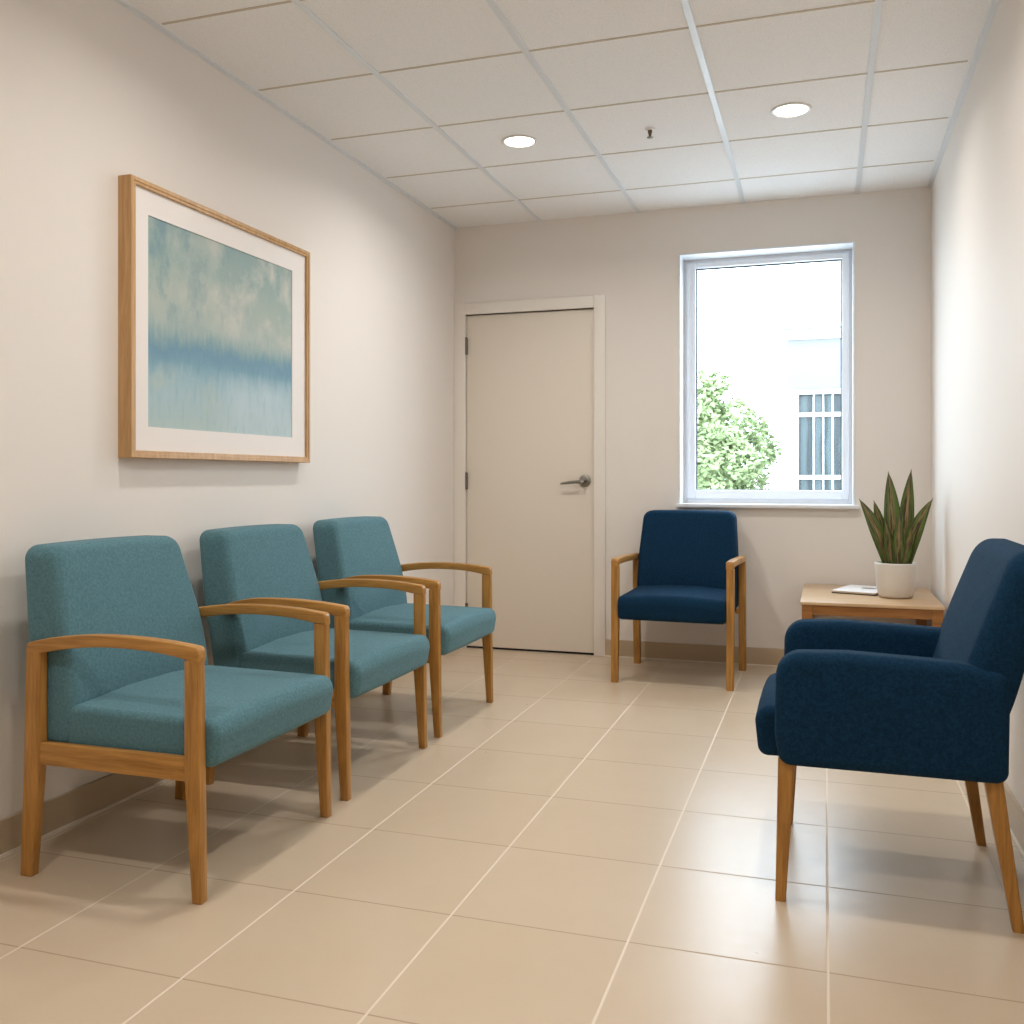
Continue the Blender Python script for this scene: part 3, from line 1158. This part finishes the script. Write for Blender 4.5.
BY = 15.0
bld = thing('building', 'white single storey building with a barred window across from the window', 'building', (-0.595, BY, -0.15))
bx = lambda x: x + 0.595
bz = lambda z: z + 0.15
wl = MB()
wx0, wx1, wz0, wz1 = bx(-0.37), bx(1.40), bz(0.55), bz(2.28)
HB, WB = bz(3.10), 7.0
# front wall around the window opening
xs, zs = [0.0, wx0, wx1, WB], [0.0, wz0, wz1, HB]
for i in range(3):
    for k in range(3):
        if (i, k) == (1, 1):
            continue
        wl.box(xs[i], xs[i + 1], 0.0, 0.25, zs[k], zs[k + 1])
wl.box(0.0, 0.25, 0.25, 6.0, 0, HB).box(WB - 0.25, WB, 0.25, 6.0, 0, HB).box(0, WB, 5.75, 6.0, 0, HB)
wl.build('wall', M['bwhite'], bld, smooth=False)
MB().box(0.06, WB, -0.05, -0.001, bz(2.36), bz(3.10), 0.004).build('fascia', M['bgrey'], bld, label='pale grey fascia panel')  # white wall in slight shade, the shade painted as a grey panel
MB().box(-0.08, WB + 0.1, -0.12, 6.1, HB, HB + 0.14, 0.01).build('parapet', M['bwhite'], bld)
MB().box(-0.10, WB + 0.12, -0.14, 6.12, HB + 0.14, HB + 0.17, 0.005).build('coping', M['bgrey'], bld, label='grey roof edge')
wf = MB()
for (x0, x1, z0, z1) in ((wx0 - 0.06, wx1 + 0.06, wz1, wz1 + 0.07), (wx0 - 0.06, wx1 + 0.06, wz0 - 0.07, wz0), (wx0 - 0.06, wx0, wz0, wz1), (wx1, wx1 + 0.06, wz0, wz1)):
    wf.box(x0, x1, -0.04, 0.10, z0, z1, 0.006)
wfo = wf.build('window', M['bwhite'], bld)
MB().box(wx0, wx1, 0.10, 0.12, wz0, wz1).build('pane', M['far_glass'], wfo, smooth=False)
for z in (1.97, 1.03):
    MB().box(wx0, wx1, 0.02, 0.07, bz(z) - 0.025, bz(z) + 0.035, 0.004).build('transom', M['bwhite'], wfo)
x = wx0 + 0.215
while x < wx1 - 0.05:
    MB().box(x - 0.011, x + 0.011, 0.03, 0.06, wz0, wz1, 0.003).build('bar', M['bwhite'], wfo)
    x += 0.135

# leafy tree between
TXc, TYc = -2.05, 18.0
tree = thing('tree', 'pale green leafy tree outside the lower left of the window', 'tree', (TXc, TYc, -0.15))
tk = MB()
rings = []
for k in range(7):
    q = k / 6
    rr = 0.11 * (1 - 0.5 * q)
    rings.append([(rr * math.cos(a) + 0.03 * math.sin(3 * q), rr * math.sin(a), 2.0 * q) for a in [2 * PI * j / 10 for j in range(10)]])
tk.add(*loft(rings))
tk.build('trunk', M['bark'], tree)
blobs = []
for _ in range(64):
    while True:
        p = Vector((random.uniform(-1, 1), random.uniform(-1, 1), random.uniform(-1, 1)))
        if p.length < 1:
            break
    q = Vector((p.x * 0.95, p.y * 0.95, 1.65 + p.z * 1.30))
    blobs.append((q, random.uniform(0.24, 0.40)))
vs, fs = [], []
for q, r in blobs:
    for _ in range(260):
        dv = Vector((random.gauss(0, 1), random.gauss(0, 1), random.gauss(0, 1))).normalized()
        p = q + dv * r * random.uniform(0.75, 1.1)
        if p.z < 0.03:
            continue
        a = Vector((random.gauss(0, 1), random.gauss(0, 1), random.gauss(0, 0.6))).normalized()
        b_ = a.cross(dv + Vector((random.gauss(0, .5), random.gauss(0, .5), random.gauss(0, .5)))).normalized()
        L, Wd = random.uniform(0.05, 0.085), random.uniform(0.022, 0.038)
        k = len(vs)
        up_ = a.cross(b_) * 0.006
        vs += [p - a * L, p + b_ * Wd + up_, p + a * L, p - b_ * Wd + up_]
        fs += [(k, k + 1, k + 2), (k, k + 2, k + 3)]
fo = mesh_obj('foliage', vs, fs, M['leaf'], tree, smooth=False)

# ------------------------------------------------------------------ daylight
W_ = bpy.data.worlds.new('overcast_sky')
W_.use_nodes = True
S.world = W_
nt = W_.node_tree
bg = nt.nodes['Background']
tcn = nt.nodes.new('ShaderNodeTexCoord')
sp2 = nt.nodes.new('ShaderNodeSeparateXYZ')
rp = nt.nodes.new('ShaderNodeValToRGB')
rp.color_ramp.elements[0].position = 0.0
rp.color_ramp.elements[0].color = (0.78, 0.89, 1.0, 1)
rp.color_ramp.elements[1].position = 1.0
rp.color_ramp.elements[1].color = (0.70, 0.85, 1.0, 1)
nt.links.new(tcn.outputs['Generated'], sp2.inputs[0])
nt.links.new(sp2.outputs['Z'], rp.inputs['Fac'])
nt.links.new(rp.outputs['Color'], bg.inputs['Color'])
SKY = 10.0
bg.inputs['Strength'].default_value = SKY

pl = bpy.data.lights.new('window_portal', 'AREA')
pl.shape = 'RECTANGLE'
pl.size, pl.size_y = WX1 - WX0, WZ1 - WZ0
pl.cycles.is_portal = True
po = bpy.data.objects.new('window_portal', pl)
COL.objects.link(po)
po.location = ((WX0 + WX1) / 2, YB + WT + 0.01, (WZ0 + WZ1) / 2)
po.rotation_euler = (-PI / 2, 0, 0)            # faces into the room

# ------------------------------------------------------------------ camera
cd = bpy.data.cameras.new('camera')
cd.sensor_fit = 'HORIZONTAL'
cd.sensor_width = 36.0
cd.lens = 954.79 * 36.0 / 1024.0
cd.shift_y = -(512 - 477.57) / 1024.0
cd.clip_start = 0.05
co = bpy.data.objects.new('camera', cd)
COL.objects.link(co)
co.location = (0, 0, CAM_H)
co.rotation_euler = (PI / 2, 0, 0.3164)
S.camera = co

# ------------------------------------------------------------------ view
S.view_settings.view_transform = 'Standard'
S.view_settings.look = 'None'
S.view_settings.gamma = 1.0
S.view_settings.use_curve_mapping = False
S.view_settings.exposure = 0.17
S.cycles.max_bounces = 12
S.cycles.diffuse_bounces = 7
S.cycles.glossy_bounces = 4
S.cycles.transparent_max_bounces = 16
S.cycles.sample_clamp_indirect = 6.0
S.cycles.caustics_reflective = False
S.cycles.caustics_refractive = False
